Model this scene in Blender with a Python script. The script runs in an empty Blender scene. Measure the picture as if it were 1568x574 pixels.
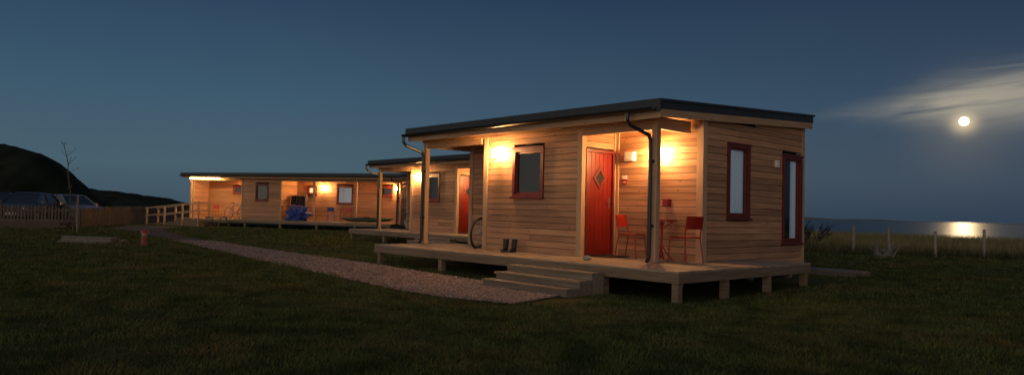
import bpy, math, random
import numpy as np
from mathutils import Matrix, Vector, noise
random.seed(7); rng=np.random.default_rng(7)
scene=bpy.context.scene
col=scene.collection
# ---------------------------------------------------------------- helpers
class MB:
    def __init__(s): s.v=[];s.f=[];s.m=[];s.M=Matrix.Identity(4)
    def add(s,vs,fs,m=0):
        o=len(s.v); s.v+=[tuple(s.M@Vector(p)) for p in vs]
        s.f+=[tuple(i+o for i in f) for f in fs]; s.m+=[m]*len(fs)
    def hexa(s,p,m=0):
        s.add(p,[(0,3,2,1),(4,5,6,7),(0,1,5,4),(1,2,6,5),(2,3,7,6),(3,0,4,7)],m)
    def box(s,x0,x1,y0,y1,z0,z1,m=0):
        s.hexa([(x0,y0,z0),(x1,y0,z0),(x1,y1,z0),(x0,y1,z0),(x0,y0,z1),(x1,y0,z1),(x1,y1,z1),(x0,y1,z1)],m)
    def cyl(s,p0,p1,r0,r1=None,n=8,m=0):
        if r1 is None:r1=r0
        p0=Vector(p0);p1=Vector(p1);d=(p1-p0).normalized()
        a=d.orthogonal().normalized();b=d.cross(a)
        vs=[];fs=[]
        for i in range(n):
            t=2*math.pi*i/n; e=a*math.cos(t)+b*math.sin(t)
            vs+= [p0+e*r0,p1+e*r1]
        for i in range(n):
            j=(i+1)%n; fs.append((2*i,2*j,2*j+1,2*i+1))
        fs.append(tuple(2*i for i in range(n))[::-1]); fs.append(tuple(2*i+1 for i in range(n)))
        s.add(vs,fs,m)
    def path(s,pts,r,n=8,m=0):
        for a,b in zip(pts[:-1],pts[1:]): s.cyl(a,b,r,r,n,m)
    def ball(s,c,r,m=0,nu=12,nv=8,sc=(1,1,1),nz=0):
        vs=[];fs=[]
        for j in range(nv+1):
            ph=math.pi*j/nv
            for i in range(nu):
                th=2*math.pi*i/nu
                d=Vector((math.sin(ph)*math.cos(th),math.sin(ph)*math.sin(th),math.cos(ph)))
                k=1+nz*noise.noise(d*2.3+Vector(c))
                vs.append((c[0]+d.x*r*sc[0]*k,c[1]+d.y*r*sc[1]*k,c[2]+d.z*r*sc[2]*k))
        for j in range(nv):
            for i in range(nu):
                k=(i+1)%nu; fs.append((j*nu+i,(j+1)*nu+i,(j+1)*nu+k,j*nu+k))
        s.add(vs,fs,m)
    def torus(s,c,ax,R,r,m=0,N=28,n=6):
        c=Vector(c);ax=Vector(ax).normalized();a=ax.orthogonal().normalized();b=ax.cross(a)
        vs=[];fs=[]
        for i in range(N):
            t=2*math.pi*i/N;e=a*math.cos(t)+b*math.sin(t)
            for j in range(n):
                q=2*math.pi*j/n; vs.append(c+e*(R+r*math.cos(q))+ax*(r*math.sin(q)))
        for i in range(N):
            for j in range(n):
                i2=(i+1)%N;j2=(j+1)%n; fs.append((i*n+j,i2*n+j,i2*n+j2,i*n+j2))
        s.add(vs,fs,m)
    def obj(s,name,mats,parent=None,smooth=False,bevel=0):
        me=bpy.data.meshes.new(name); me.from_pydata(s.v,[],s.f)
        if not isinstance(mats,(list,tuple)): mats=[mats]
        for q in mats: me.materials.append(q)
        me.polygons.foreach_set('material_index',s.m)
        if smooth: me.polygons.foreach_set('use_smooth',[True]*len(s.f))
        me.update()
        o=bpy.data.objects.new(name,me); col.objects.link(o)
        if parent: o.parent=parent
        if bevel:
            b=o.modifiers.new('bevel','BEVEL'); b.width=bevel;b.segments=2;b.limit_method='ANGLE'
        return o
def empty(name,loc=(0,0,0),rz=0,parent=None):
    e=bpy.data.objects.new(name,None); e.location=loc; e.rotation_euler=(0,0,rz); e.empty_display_size=.3
    col.objects.link(e)
    if parent:e.parent=parent
    return e
def tri_mesh(name,V,F,mat,smooth=False):
    me=bpy.data.meshes.new(name); n=len(F)
    me.vertices.add(len(V)); me.vertices.foreach_set('co',V.astype(np.float32).ravel())
    k=F.shape[1]
    me.loops.add(n*k); me.loops.foreach_set('vertex_index',F.astype(np.int32).ravel())
    me.polygons.add(n); me.polygons.foreach_set('loop_start',np.arange(0,n*k,k,dtype=np.int32))
    me.polygons.foreach_set('loop_total',np.full(n,k,dtype=np.int32))
    me.materials.append(mat)
    if smooth: me.polygons.foreach_set('use_smooth',np.ones(n,dtype=bool))
    me.update(calc_edges=True); me.validate()
    o=bpy.data.objects.new(name,me); col.objects.link(o); return o
# ---------------------------------------------------------------- materials
def newmat(name):
    m=bpy.data.materials.new(name); m.use_nodes=True; nt=m.node_tree
    return m,nt,nt.nodes['Principled BSDF']
def N(nt,t,**k):
    n=nt.nodes.new(t)
    for a,b in k.items(): setattr(n,a,b)
    return n
def math_(nt,op,a,b=None,c=None):
    n=nt.nodes.new('ShaderNodeMath'); n.operation=op
    for i,x in enumerate((a,b,c)):
        if x is None: continue
        if isinstance(x,(int,float)): n.inputs[i].default_value=x
        else: nt.links.new(x,n.inputs[i])
    return n.outputs[0]
def mixc(nt,fac,a,b,bt='MIX'):
    n=nt.nodes.new('ShaderNodeMix'); n.data_type='RGBA'; n.blend_type=bt
    for i,x in ((0,fac),(6,a),(7,b)):
        if isinstance(x,(int,float)): n.inputs[i].default_value=x
        elif isinstance(x,(tuple,list)): n.inputs[i].default_value=(*x[:3],1)
        else: nt.links.new(x,n.inputs[i])
    return n.outputs[2]
def tex_noise(nt,scale,detail=4,mapscale=None,coord='Object'):
    tc=N(nt,'ShaderNodeTexCoord'); mp=N(nt,'ShaderNodeMapping')
    if mapscale: mp.inputs['Scale'].default_value=mapscale
    nt.links.new(tc.outputs[coord],mp.inputs['Vector'])
    no=N(nt,'ShaderNodeTexNoise'); no.inputs['Scale'].default_value=scale; no.inputs['Detail'].default_value=detail
    nt.links.new(mp.outputs[0],no.inputs['Vector']); return no.outputs['Fac']
def ramp(nt,fac,stops):
    r=N(nt,'ShaderNodeValToRGB'); e=r.color_ramp.elements
    while len(e)<len(stops): e.new(.5)
    for i,(p,c) in enumerate(stops):
        e[i].position=p; e[i].color=(*c,1) if len(c)==3 else c
    nt.links.new(fac,r.inputs[0]); return r.outputs[0]
def mat_plain(name,c,rough=.6,metal=0,var=.25,scale=12,bump=.1,spec=.5):
    m,nt,b=newmat(name)
    f=tex_noise(nt,scale,5)
    cc=ramp(nt,f,[(.3,tuple(x*(1-var) for x in c)),(.7,tuple(min(1,x*(1+var)) for x in c))])
    nt.links.new(cc,b.inputs['Base Color']); b.inputs['Roughness'].default_value=rough; b.inputs['Metallic'].default_value=metal
    b.inputs['Specular IOR Level'].default_value=spec
    if bump:
        bp=N(nt,'ShaderNodeBump'); bp.inputs['Strength'].default_value=bump; bp.inputs['Distance'].default_value=.01
        nt.links.new(f,bp.inputs['Height']); nt.links.new(bp.outputs[0],b.inputs['Normal'])
    return m
def mat_wood(name,c1,c2,ms,rough=.7,knots=True,isl=.25):
    m,nt,b=newmat(name)
    f=tex_noise(nt,1,6,ms)
    cc=ramp(nt,f,[(.3,c1),(.68,c2)])
    w=tex_noise(nt,.9,3,(1,1,1))
    cc=mixc(nt,math_(nt,'MULTIPLY',w,.35),cc,(c1[0]*.75,c1[1]*.8,c1[2]*.9))
    g=N(nt,'ShaderNodeNewGeometry')
    v=math_(nt,'MULTIPLY_ADD',g.outputs['Random Per Island'],isl*2,1-isl)
    cv=N(nt,'ShaderNodeCombineColor')
    for i in range(3): nt.links.new(v,cv.inputs[i])
    cc=mixc(nt,1.0,cc,cv.outputs[0],'MULTIPLY')
    if knots:
        tc=N(nt,'ShaderNodeTexCoord'); mp=N(nt,'ShaderNodeMapping'); mp.inputs['Scale'].default_value=(3.2,3.2,8)
        nt.links.new(tc.outputs['Object'],mp.inputs[0])
        vo=N(nt,'ShaderNodeTexVoronoi'); vo.inputs['Scale'].default_value=1; nt.links.new(mp.outputs[0],vo.inputs['Vector'])
        k=ramp(nt,vo.outputs['Distance'],[(.05,(1,1,1)),(.13,(0,0,0))])
        cc=mixc(nt,math_(nt,'MULTIPLY',k,.7),cc,(c1[0]*.3,c1[1]*.22,c1[2]*.2))
    nt.links.new(cc,b.inputs['Base Color']); b.inputs['Roughness'].default_value=rough
    bp=N(nt,'ShaderNodeBump'); bp.inputs['Strength'].default_value=.25; bp.inputs['Distance'].default_value=.004
    nt.links.new(f,bp.inputs['Height']); nt.links.new(bp.outputs[0],b.inputs['Normal'])
    return m
W_clad=mat_wood('larch_cladding',(.335,.158,.078),(.53,.30,.158),(1.3,1.3,34))
W_trim=mat_wood('trim_timber',(.40,.25,.14),(.53,.36,.22),(14,14,2),knots=False,isl=.08)
W_beam=mat_wood('beam_timber',(.32,.19,.105),(.45,.29,.17),(1.5,1.5,24),knots=True,isl=.1)
W_sof=mat_wood('soffit_timber',(.42,.27,.15),(.55,.38,.23),(1.5,24,24),knots=False,isl=.12)
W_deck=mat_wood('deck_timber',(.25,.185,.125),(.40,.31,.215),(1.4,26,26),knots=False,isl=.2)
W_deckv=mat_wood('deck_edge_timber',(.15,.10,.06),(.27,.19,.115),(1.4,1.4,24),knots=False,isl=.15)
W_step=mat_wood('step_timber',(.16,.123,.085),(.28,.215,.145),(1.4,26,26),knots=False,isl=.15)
W_grey=mat_wood('weathered_timber',(.13,.11,.085),(.24,.2,.155),(6,6,18),knots=False,isl=.25)
M_roof=mat_plain('roof_membrane',(.022,.026,.03),.55,0,.25,6)
M_black=mat_plain('black_upvc',(.012,.012,.013),.3,0,.1,20,.02)
M_frame=mat_plain('window_frame_red_brown',(.13,.016,.010),.45,0,.2,10)
M_door=mat_plain('red_door_paint',(.17,.009,.006),.42,0,.12,7,.05)
M_int=mat_plain('dark_interior',(.012,.012,.014),.9)
M_curt=mat_plain('curtain_fabric_self_lit',(.78,.80,.82),.9,0,.1,30)
_b=M_curt.node_tree.nodes['Principled BSDF']; _b.inputs['Emission Color'].default_value=(.7,.82,1,1); _b.inputs['Emission Strength'].default_value=.055  # curtains emit a faint bluish glow in place of reflected sky light
M_red=mat_plain('red_furniture_paint',(.30,.016,.009),.35,0,.1,9,.02)
M_white=mat_plain('white_plastic',(.75,.72,.66),.4,0,.05,9,.02)
M_metal=mat_plain('brushed_metal',(.5,.5,.5),.3,1,.1,20,.02)
M_rubber=mat_plain('rubber',(.02,.02,.02),.7)
def mat_emit(name,c,s):
    m,nt,b=newmat(name); b.inputs['Base Color'].default_value=(*c,1)
    b.inputs['Emission Color'].default_value=(*c,1); b.inputs['Emission Strength'].default_value=s; return m
LAMP=900
M_lamp=mat_emit('lamp_glass_lit',(1,.52,.19),LAMP)
M_lamp2=mat_emit('lamp_glass_lit_bright',(1,.50,.17),LAMP*1.4)
M_strip=mat_emit('strip_light_lit',(1,.60,.22),70)
def glass_mat():
    m=bpy.data.materials.new('window_glass'); m.use_nodes=True; nt=m.node_tree; nt.nodes.clear()
    o=N(nt,'ShaderNodeOutputMaterial'); mx=N(nt,'ShaderNodeMixShader'); t=N(nt,'ShaderNodeBsdfTransparent'); g=N(nt,'ShaderNodeBsdfGlossy')
    t.inputs[0].default_value=(.85,.9,.9,1); g.inputs['Roughness'].default_value=.03
    f=N(nt,'ShaderNodeFresnel'); f.inputs[0].default_value=1.7
    nt.links.new(f.outputs[0],mx.inputs[0]); nt.links.new(t.outputs[0],mx.inputs[1]); nt.links.new(g.outputs[0],mx.inputs[2]); nt.links.new(mx.outputs[0],o.inputs[0])
    return m
M_glass=glass_mat()
# ---------------------------------------------------------------- camera
CAMZ=1.14
cam=bpy.data.cameras.new('camera'); camo=bpy.data.objects.new('camera',cam); col.objects.link(camo)
cam.sensor_width=36; cam.lens=25.35; cam.clip_end=60000; cam.clip_start=.05
camo.matrix_world=Matrix.Translation((0,0,CAMZ))@Matrix.Rotation(math.radians(91.91),4,'X')@Matrix.Rotation(math.radians(1.32),4,'Z')
scene.camera=camo
scene.view_settings.view_transform='Standard'; scene.view_settings.look='None'; scene.view_settings.exposure=0
# ---------------------------------------------------------------- world
MOON=Vector((.5275,.841,.1176)).normalized()
w=bpy.data.worlds.new('World'); scene.world=w; w.use_nodes=True; nt=w.node_tree
bg=nt.nodes['Background']
tc=N(nt,'ShaderNodeTexCoord'); sp=N(nt,'ShaderNodeSeparateXYZ'); nt.links.new(tc.outputs['Generated'],sp.inputs[0])
X,Y,Z=sp.outputs
base=ramp(nt,math_(nt,'MULTIPLY',Z,2.0),[(0,(.048,.084,.115)),(.10,(.054,.110,.150)),(.28,(.036,.090,.148)),(.6,(.013,.040,.090)),(1,(.011,.036,.085))])
dark=ramp(nt,math_(nt,'MULTIPLY_ADD',X,.8,.4),[(.15,(1,1,1)),(.85,(.62,.60,.70))])
c=mixc(nt,1.0,base,dark,'MULTIPLY')
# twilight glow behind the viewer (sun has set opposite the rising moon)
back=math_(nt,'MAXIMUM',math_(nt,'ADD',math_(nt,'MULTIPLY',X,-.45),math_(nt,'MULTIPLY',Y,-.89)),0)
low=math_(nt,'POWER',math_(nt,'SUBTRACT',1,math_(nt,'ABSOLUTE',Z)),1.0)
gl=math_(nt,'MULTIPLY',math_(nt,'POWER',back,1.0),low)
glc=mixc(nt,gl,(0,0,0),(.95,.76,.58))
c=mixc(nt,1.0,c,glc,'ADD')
sky=N(nt,'ShaderNodeTexSky'); sky.sky_type='NISHITA'; sky.sun_disc=False; sky.sun_elevation=math.radians(0.5); sky.sun_rotation=math.radians(212)
skc=mixc(nt,1.0,sky.outputs[0],(.012,.012,.012),'MULTIPLY')
c=mixc(nt,1.0,c,skc,'ADD')
# moon halo
dp=N(nt,'ShaderNodeVectorMath'); dp.operation='DOT_PRODUCT'; nt.links.new(tc.outputs['Generated'],dp.inputs[0]); dp.inputs[1].default_value=MOON
d=math_(nt,'MAXIMUM',dp.outputs['Value'],0)
h1=math_(nt,'MULTIPLY',math_(nt,'POWER',d,14000),.8); h2=math_(nt,'MULTIPLY',math_(nt,'POWER',d,900),.07)
c=mixc(nt,1.0,c,mixc(nt,math_(nt,'ADD',h1,h2),(0,0,0),(.9,.66,.32)),'ADD')
# thin cloud streak
az=math_(nt,'ARCTAN2',X,Y)
t=math_(nt,'SUBTRACT',math_(nt,'SUBTRACT',Z,.143),math_(nt,'MULTIPLY',math_(nt,'SUBTRACT',az,.58),.07))
cv=N(nt,'ShaderNodeCombineXYZ'); nt.links.new(math_(nt,'MULTIPLY',az,9),cv.inputs[0]); nt.links.new(math_(nt,'MULTIPLY',t,75),cv.inputs[1])
cn=N(nt,'ShaderNodeTexNoise'); cn.inputs['Scale'].default_value=1; cn.inputs['Detail'].default_value=6; cn.inputs['Distortion'].default_value=.6; nt.links.new(cv.outputs[0],cn.inputs['Vector'])
wid=math_(nt,'MULTIPLY_ADD',math_(nt,'MINIMUM',math_(nt,'MAXIMUM',math_(nt,'SUBTRACT',az,.38),0),.3),.10,.005)
tt=math_(nt,'DIVIDE',t,wid); env=math_(nt,'EXPONENT',math_(nt,'MULTIPLY',math_(nt,'MULTIPLY',tt,tt),-1.0))
azr=ramp(nt,az,[(.38,(0,0,0)),(.48,(.35,.35,.35)),(.54,(1,1,1)),(.9,(.8,.8,.8))])
nr=ramp(nt,cn.outputs['Fac'],[(.30,(.25,.25,.25)),(.58,(1,1,1))])
cm=math_(nt,'MULTIPLY',math_(nt,'MULTIPLY',env,azr),nr)
hw=math_(nt,'POWER',d,60)
cc=mixc(nt,hw,(.09,.12,.15),(.42,.38,.29))
c=mixc(nt,math_(nt,'MULTIPLY',cm,.85),c,cc)
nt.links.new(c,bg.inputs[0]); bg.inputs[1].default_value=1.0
# moon + moonlight
mb=MB(); mb.ball((0,0,0),16,0,32,20); mo=mb.obj('moon',mat_emit('moon_surface',(1,.78,.40),5),smooth=True); mo.location=Vector((0,0,CAMZ))+MOON*3000
sl=bpy.data.lights.new('moonlight','SUN'); sl.energy=.035; sl.angle=math.radians(.6); sl.color=(1,.70,.36)
so=bpy.data.objects.new('moonlight',sl); col.objects.link(so); so.rotation_euler=MOON.to_track_quat('Z','Y').to_euler()
# ---------------------------------------------------------------- terrain
def sst(x,a,b):
    t=np.clip((x-a)/(b-a),0,1); return t*t*(3-2*t)
GZ=-.12
def gz(x,y):
    x=np.asarray(x,float);y=np.asarray(y,float)
    h=GZ+.035*np.sin(.45*x+1)*np.sin(.38*y+.5)+.02*np.sin(1.1*x+.6*y)
    yc=62+sst(-x,5,55)*230+3*np.sin(x*.13)
    h=h-13.5*sst(y-yc,0,9)
    h=h+sst(x,12,40)*-.3
    return h
xs=np.concatenate([np.linspace(-420,-40,70)[:-1],np.arange(-40,40,.5),np.linspace(40,500,70)])
ys=np.concatenate([np.arange(-6,80,.5),np.linspace(80,420,110)])
gx,gy=np.meshgrid(xs,ys); V=np.stack([gx.ravel(),gy.ravel(),gz(gx,gy).ravel()],1)
nx=len(xs);i,j=np.meshgrid(np.arange(nx-1),np.arange(len(ys)-1)); i=i.ravel();j=j.ravel()
F=np.stack([j*nx+i,j*nx+i+1,(j+1)*nx+i+1,(j+1)*nx+i],1)
m,nt,b=newmat('turf')
f=tex_noise(nt,1.6,6); f2=tex_noise(nt,.35,3); f3=tex_noise(nt,45,3)
cc=ramp(nt,f,[(.3,(.045,.062,.017)),(.7,(.10,.108,.035))])
cc=mixc(nt,ramp(nt,f2,[(.5,(0,0,0)),(.7,(.8,.8,.8))]),cc,(.10,.07,.03))
cc=mixc(nt,math_(nt,'MULTIPLY',f3,.5),cc,(.022,.026,.009))
nt.links.new(cc,b.inputs['Base Color']); b.inputs['Roughness'].default_value=1; b.inputs['Specular IOR Level'].default_value=.1
bp=N(nt,'ShaderNodeBump'); bp.inputs['Strength'].default_value=.8; bp.inputs['Distance'].default_value=.04
nt.links.new(f3,bp.inputs['Height']); nt.links.new(bp.outputs[0],b.inputs['Normal'])
tri_mesh('ground',V,F,m,True)
# sea
m,nt,b=newmat('sea_water'); b.inputs['Base Color'].default_value=(.008,.018,.03,1); b.inputs['Roughness'].default_value=.28; b.inputs['IOR'].default_value=1.30
f=tex_noise(nt,.25,6,(1,1.6,1)); bp=N(nt,'ShaderNodeBump'); bp.inputs['Strength'].default_value=.6; bp.inputs['Distance'].default_value=.5
nt.links.new(f,bp.inputs['Height']); nt.links.new(bp.outputs[0],b.inputs['Normal'])
mb=MB(); mb.add([(-30000,40,-12),(30000,40,-12),(30000,45000,-12),(-30000,45000,-12)],[(0,1,2,3)]); mb.obj('sea',m)
# hills
M_hill=mat_plain('hill_vegetation',(.022,.026,.014),1,0,.5,.12,.6,.1)
def hill(name,Y0,prof,depth,seed,rough):
    rs=[p[0] for p in prof]; hs=[p[1] for p in prof]
    R=np.linspace(rs[0],rs[-1],260); H=np.interp(R,rs,hs); K=24
    V=[]
    for k in range(K+1):
        q=k/K*2-1; e=max(0,1-abs(q)**1.6)
        for r,h in zip(R,H):
            x=r*Y0; y=Y0+q*depth
            n=noise.fractal(Vector((x*.09+seed,y*.09,0)),.8,2,6)
            V.append((x,y,-13+(h*Y0/1104+14.1)*e+n*e*rough))
    n=260; F=[(k*n+i,k*n+i+1,(k+1)*n+i+1,(k+1)*n+i) for k in range(K) for i in range(n-1)]
    tri_mesh(name,np.array(V),np.array(F),M_hill,True)
hill('hill',230,[(-1.6,150),(-1.1,110),(-.8,92),(-.71,86),(-.69,83),(-.67,76),(-.655,72),(-.645,68),(-.638,58),(-.63,52),(-.622,36),(-.612,27),(-.60,17),(-.588,10),(-.575,-5),(-.56,-45)],40,3,.9)
hill('headland',420,[(-.8,30),(-.62,20),(-.585,20),(-.55,17),(-.51,12),(-.475,7),(-.462,4),(-.452,-12)],60,9,.9)
mb=MB()
for k in range(60):
    x0=2600+k*110; h=lambda k:5+26*max(0,math.sin(k*.11+.3))*(.7+.3*math.sin(k*.7))
    mb.add([(x0,9500,-12),(x0+110,9500,-12),(x0+110,9500,-12+h(k+1)),(x0,9500,-12+h(k)),(x0,10500,-12),(x0+110,10500,-12)],[(0,1,2,3),(3,2,5,4)])
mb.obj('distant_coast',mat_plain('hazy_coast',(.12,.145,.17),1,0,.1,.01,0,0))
# ---------------------------------------------------------------- path
cl=[(.55,10.75,1.5),(-.75,11.75,1.75),(-2.3,13.6,1.7),(-4.15,16.2,1.7),(-6.5,19.4,1.6),(-9.2,22.6,1.2),(-12.5,27,1.2),(-16,32,1.5),(-18.6,36,2.5),(-19.5,40,2.5)]
CL=[]
for k in range(len(cl)-1):
    p0=cl[max(k-1,0)];p1=cl[k];p2=cl[k+1];p3=cl[min(k+2,len(cl)-1)]
    for s in range(10):
        t=s/10; CL.append(tuple(.5*((2*p1[q])+(-p0[q]+p2[q])*t+(2*p0[q]-5*p1[q]+4*p2[q]-p3[q])*t*t+(-p0[q]+3*p1[q]-3*p2[q]+p3[q])*t**3) for q in range(3)))
CL=np.array(CL)
def pathdist(x,y):
    x=np.asarray(x);y=np.asarray(y); best=np.full(x.shape,1e9)
    for p in CL: best=np.minimum(best,np.hypot(x-p[0],y-p[1])-p[2]/2)
    return best
T=np.gradient(CL[:,:2],axis=0); T/=np.linalg.norm(T,axis=1)[:,None]; Nn=np.stack([-T[:,1],T[:,0]],1)
V=[];K=9
for q,(p,n) in enumerate(zip(CL,Nn)):
    for k in range(K):
        s=(k/(K-1)-.5)*(p[2]+.15*math.sin(q*1.7)+.1*math.sin(q*3.1)); x=p[0]+n[0]*s;y=p[1]+n[1]*s; V.append((x,y,float(gz(x,y))+.012+.012*math.cos((k/(K-1)-.5)*3.1)))
F=[(q*K+k,q*K+k+1,(q+1)*K+k+1,(q+1)*K+k) for q in range(len(CL)-1) for k in range(K-1)]
m,nt,b=newmat('gravel')
tc=N(nt,'ShaderNodeTexCoord'); vo=N(nt,'ShaderNodeTexVoronoi'); vo.inputs['Scale'].default_value=32; nt.links.new(tc.outputs['Object'],vo.inputs['Vector'])
cc=mixc(nt,.5,ramp(nt,vo.outputs['Distance'],[(0,(.20,.15,.12)),(.6,(.05,.035,.03))]),vo.outputs['Color'],'SOFT_LIGHT')
nt.links.new(cc,b.inputs['Base Color']); b.inputs['Roughness'].default_value=.9
bp=N(nt,'ShaderNodeBump'); bp.inputs['Distance'].default_value=.02; bp.invert=True; nt.links.new(vo.outputs['Distance'],bp.inputs['Height']); nt.links.new(bp.outputs[0],b.inputs['Normal'])
tri_mesh('gravel_path',np.array(V),np.array(F),m,True)
m,nt,b=newmat('gravel_stone'); g=N(nt,'ShaderNodeNewGeometry')
nt.links.new(ramp(nt,g.outputs['Random Per Island'],[(0,(.13,.09,.075)),(.4,(.26,.185,.15)),(.75,(.38,.29,.25)),(1,(.2,.17,.155))]),b.inputs['Base Color']); b.inputs['Roughness'].default_value=.85
ns=26000; q=(rng.random(ns)**1.6*(len(CL)-1)*.62); qi=q.astype(int); fr=(q-qi)[:,None]
P=CL[qi]*(1-fr)+CL[np.minimum(qi+1,len(CL)-1)]*fr; s=(rng.random(ns)-.5)*(P[:,2]+.25)*(1-.1*rng.random(ns))
px=P[:,0]+Nn[qi,0]*s; py=P[:,1]+Nn[qi,1]*s; pz=gz(px,py)+.02
O6=np.array([(1,0,0),(-1,0,0),(0,1,0),(0,-1,0),(0,0,1),(0,0,-1)],float)
sz=(.009+.016*rng.random(ns)**2)*(1+py/30)
ang=rng.random(ns)*6.28; ca,sa=np.cos(ang),np.sin(ang)
loc=O6[None]*np.stack([sz*(1+rng.random(ns)*.6),sz*(.8+rng.random(ns)*.4),sz*.6],1)[:,None,:]+(rng.random((ns,6,3))-.5)*sz[:,None,None]*.5
vx=loc[:,:,0]*ca[:,None]-loc[:,:,1]*sa[:,None]+px[:,None]; vy=loc[:,:,0]*sa[:,None]+loc[:,:,1]*ca[:,None]+py[:,None]; vz=loc[:,:,2]+pz[:,None]
V=np.stack([vx,vy,vz],2).reshape(-1,3)
tf=np.array([(0,2,4),(2,1,4),(1,3,4),(3,0,4),(2,0,5),(1,2,5),(3,1,5),(0,3,5)])
F=(tf[None]+6*np.arange(ns)[:,None,None]).reshape(-1,3)
tri_mesh('gravel_stones',V,F,m)
# ---------------------------------------------------------------- cabins
A1=-math.atan2(.737,.676)
O1=(2.457,12.33,.325); O2=(-.78,24.08,.325); O3=(-19.6,44.0,.325); A3=-math.atan2(.318,.948)
BH=.122
def clad_rows(mb,axis,c,inw,s0,s1,z0,zt,holes=(),slope=None):
    z=z0
    while z<zt-.01:
        za=z+.004; zb=min(z+BH-.005,zt)
        segs=[(s0,s1)]
        if slope:
            a=s0
            while a<s1 and slope(a)<zb: a+=.05
            segs=[(a,s1)] if a<s1-.05 else []
        for (h0,h1,hz0,hz1) in holes:
            if zb>hz0+.01 and za<hz1-.01:
                n=[]
                for a,b_ in segs:
                    if h0>=b_ or h1<=a: n.append((a,b_)); continue
                    if h0>a: n.append((a,h0))
                    if h1<b_: n.append((h1,b_))
                segs=n
        for a,b_ in segs:
            cuts=[a]
            if b_-a>2.6 and random.random()<.45: cuts.append(a+(b_-a)*random.uniform(.25,.75))
            cuts.append(b_)
            for p,q in zip(cuts[:-1],cuts[1:]):
                t=c+inw*.022; j=random.uniform(-.0015,.0015)
                lo,hi=sorted((c+j,t))
                if axis=='x': mb.box(p+.001,q-.001,lo,hi,za,zb)
                else: mb.box(lo,hi,p+.001,q-.001,za,zb)
        z+=BH
def face_matrix(px,py,ndir):
    a={'-y':0,'+x':math.pi/2,'+y':math.pi,'-x':-math.pi/2}[ndir]
    return Matrix.Translation((px,py,0))@Matrix.Rotation(a,4,'Z')
def window(parent,px,py,nd,wd,z0,z1,curtain='none',mull=False,lit=None,name='window'):
    mb=MB(); mb.M=face_matrix(px,py,nd); fw=.075
    for (a,b_,c_,d_) in ((0,wd,z0,z0+fw),(0,wd,z1-fw,z1),(0,fw,z0+fw,z1-fw),(wd-fw,wd,z0+fw,z1-fw)): mb.box(a,b_,-.035,.10,c_,d_,0)
    mb.box(-.03,wd+.03,-.07,-.036,z0-.02,z0+.022,0); mb.box(-.02,wd+.02,-.055,-.036,z1-.02,z1+.02,0)
    f2=.04;a0=fw;a1=wd-fw;c0=z0+fw;c1=z1-fw
    for (a,b_,c_,d_) in ((a0,a1,c0,c0+f2),(a0,a1,c1-f2,c1),(a0,a0+f2,c0+f2,c1-f2),(a1-f2,a1,c0+f2,c1-f2)): mb.box(a+.001,b_-.001,.0,.05,c_+.001,d_-.001,0)
    if mull: mb.box((a0+a1)/2-.03,(a0+a1)/2+.03,-.005,.055,c0+f2,c1-f2,0)
    mb.add([(a0,.03,c0),(a1,.03,c0),(a1,.03,c1),(a0,.03,c1)],[(0,1,2,3)],1)
    mb.add([(a0,.098,c0),(a1,.098,c0),(a1,.098,c1),(a0,.098,c1)],[(0,1,2,3)],4 if lit else 2)
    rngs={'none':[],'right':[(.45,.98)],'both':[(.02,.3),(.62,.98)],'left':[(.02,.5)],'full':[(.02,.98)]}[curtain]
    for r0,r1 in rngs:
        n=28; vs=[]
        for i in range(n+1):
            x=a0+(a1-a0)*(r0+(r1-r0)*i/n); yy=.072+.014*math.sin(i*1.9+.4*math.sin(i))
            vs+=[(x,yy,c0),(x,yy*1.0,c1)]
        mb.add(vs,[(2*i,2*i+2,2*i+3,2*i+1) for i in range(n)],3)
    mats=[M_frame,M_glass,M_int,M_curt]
    if lit: mats.append(lit)
    mb.obj(name,mats,parent)
def door(parent,px,py,nd,wd,h,name='door'):
    mb=MB(); mb.M=face_matrix(px,py,nd); f=.055
    mb.box(0,f,-.04,.08,0,h,1); mb.box(wd-f,wd,-.04,.08,0,h,1); mb.box(f,wd-f,-.04,.08,h-f,h,1); mb.box(f,wd-f,-.02,.08,0,.03,3)
    n=6; w_=(wd-2*f-.01)/n
    for i in range(n): mb.box(f+.005+i*w_+.003,f+.005+(i+1)*w_-.003,.0,.04,.035,h-f-.005,0)
    mb.box(f+.004,wd-f-.004,.008,.05,.034,h-f-.004,0)
    cx=wd/2;cz=1.5; r=.19; ri=.125
    D=lambda R,y:[(cx,y,cz-R*1.15),(cx+R,y,cz),(cx,y,cz+R*1.15),(cx-R,y,cz)]
    o=D(r,-.018)+D(ri,-.018)+D(r,0)+D(ri,0)
    fs=[]
    for i in range(4):
        j=(i+1)%4; fs+=[(i,j,4+j,4+i),(i,8+i,8+j,j),(4+i,4+j,12+j,12+i)]
    mb.add(o,fs,1); mb.add(D(ri,-.004),[(0,1,2,3)],2)
    hx=wd-f-.07; mb.box(hx-.02,hx+.02,-.01,0,.92,1.14,3); mb.cyl((hx,-.01,1.05),(hx,-.055,1.05),.009,m=3); mb.cyl((hx,-.05,1.05),(hx-.11,-.05,1.05),.009,m=3)
    mb.obj(name,[M_door,M_frame,M_int,M_metal],parent)
def wall_lamp(parent,px,py,z,nd,bright=False,name='wall_lamp'):
    e=Matrix(face_matrix(px,py,nd)); mb=MB(); mb.M=e
    mb.cyl((0,0,z-.02),(0,-.02,z-.02),.06,.055,16,1); mb.path([(0,-.02,z-.02),(0,-.07,z-.11),(0,-.17,z-.11),(0,-.17,z-.09)],.01,8,1)
    mb.cyl((0,-.17,z-.09),(0,-.17,z-.072),.03,.045,12,1); mb.cyl((0,-.17,z-.07),(0,-.17,z+.07),.048,.052,12,0); mb.cyl((0,-.17,z+.072),(0,-.17,z+.085),.05,.03,12,1)
    mb.obj(name,[M_lamp2 if bright else M_lamp,M_metal],parent)
SL=.057; Z0=2.47
def sof(y): return Z0+SL*y
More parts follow.
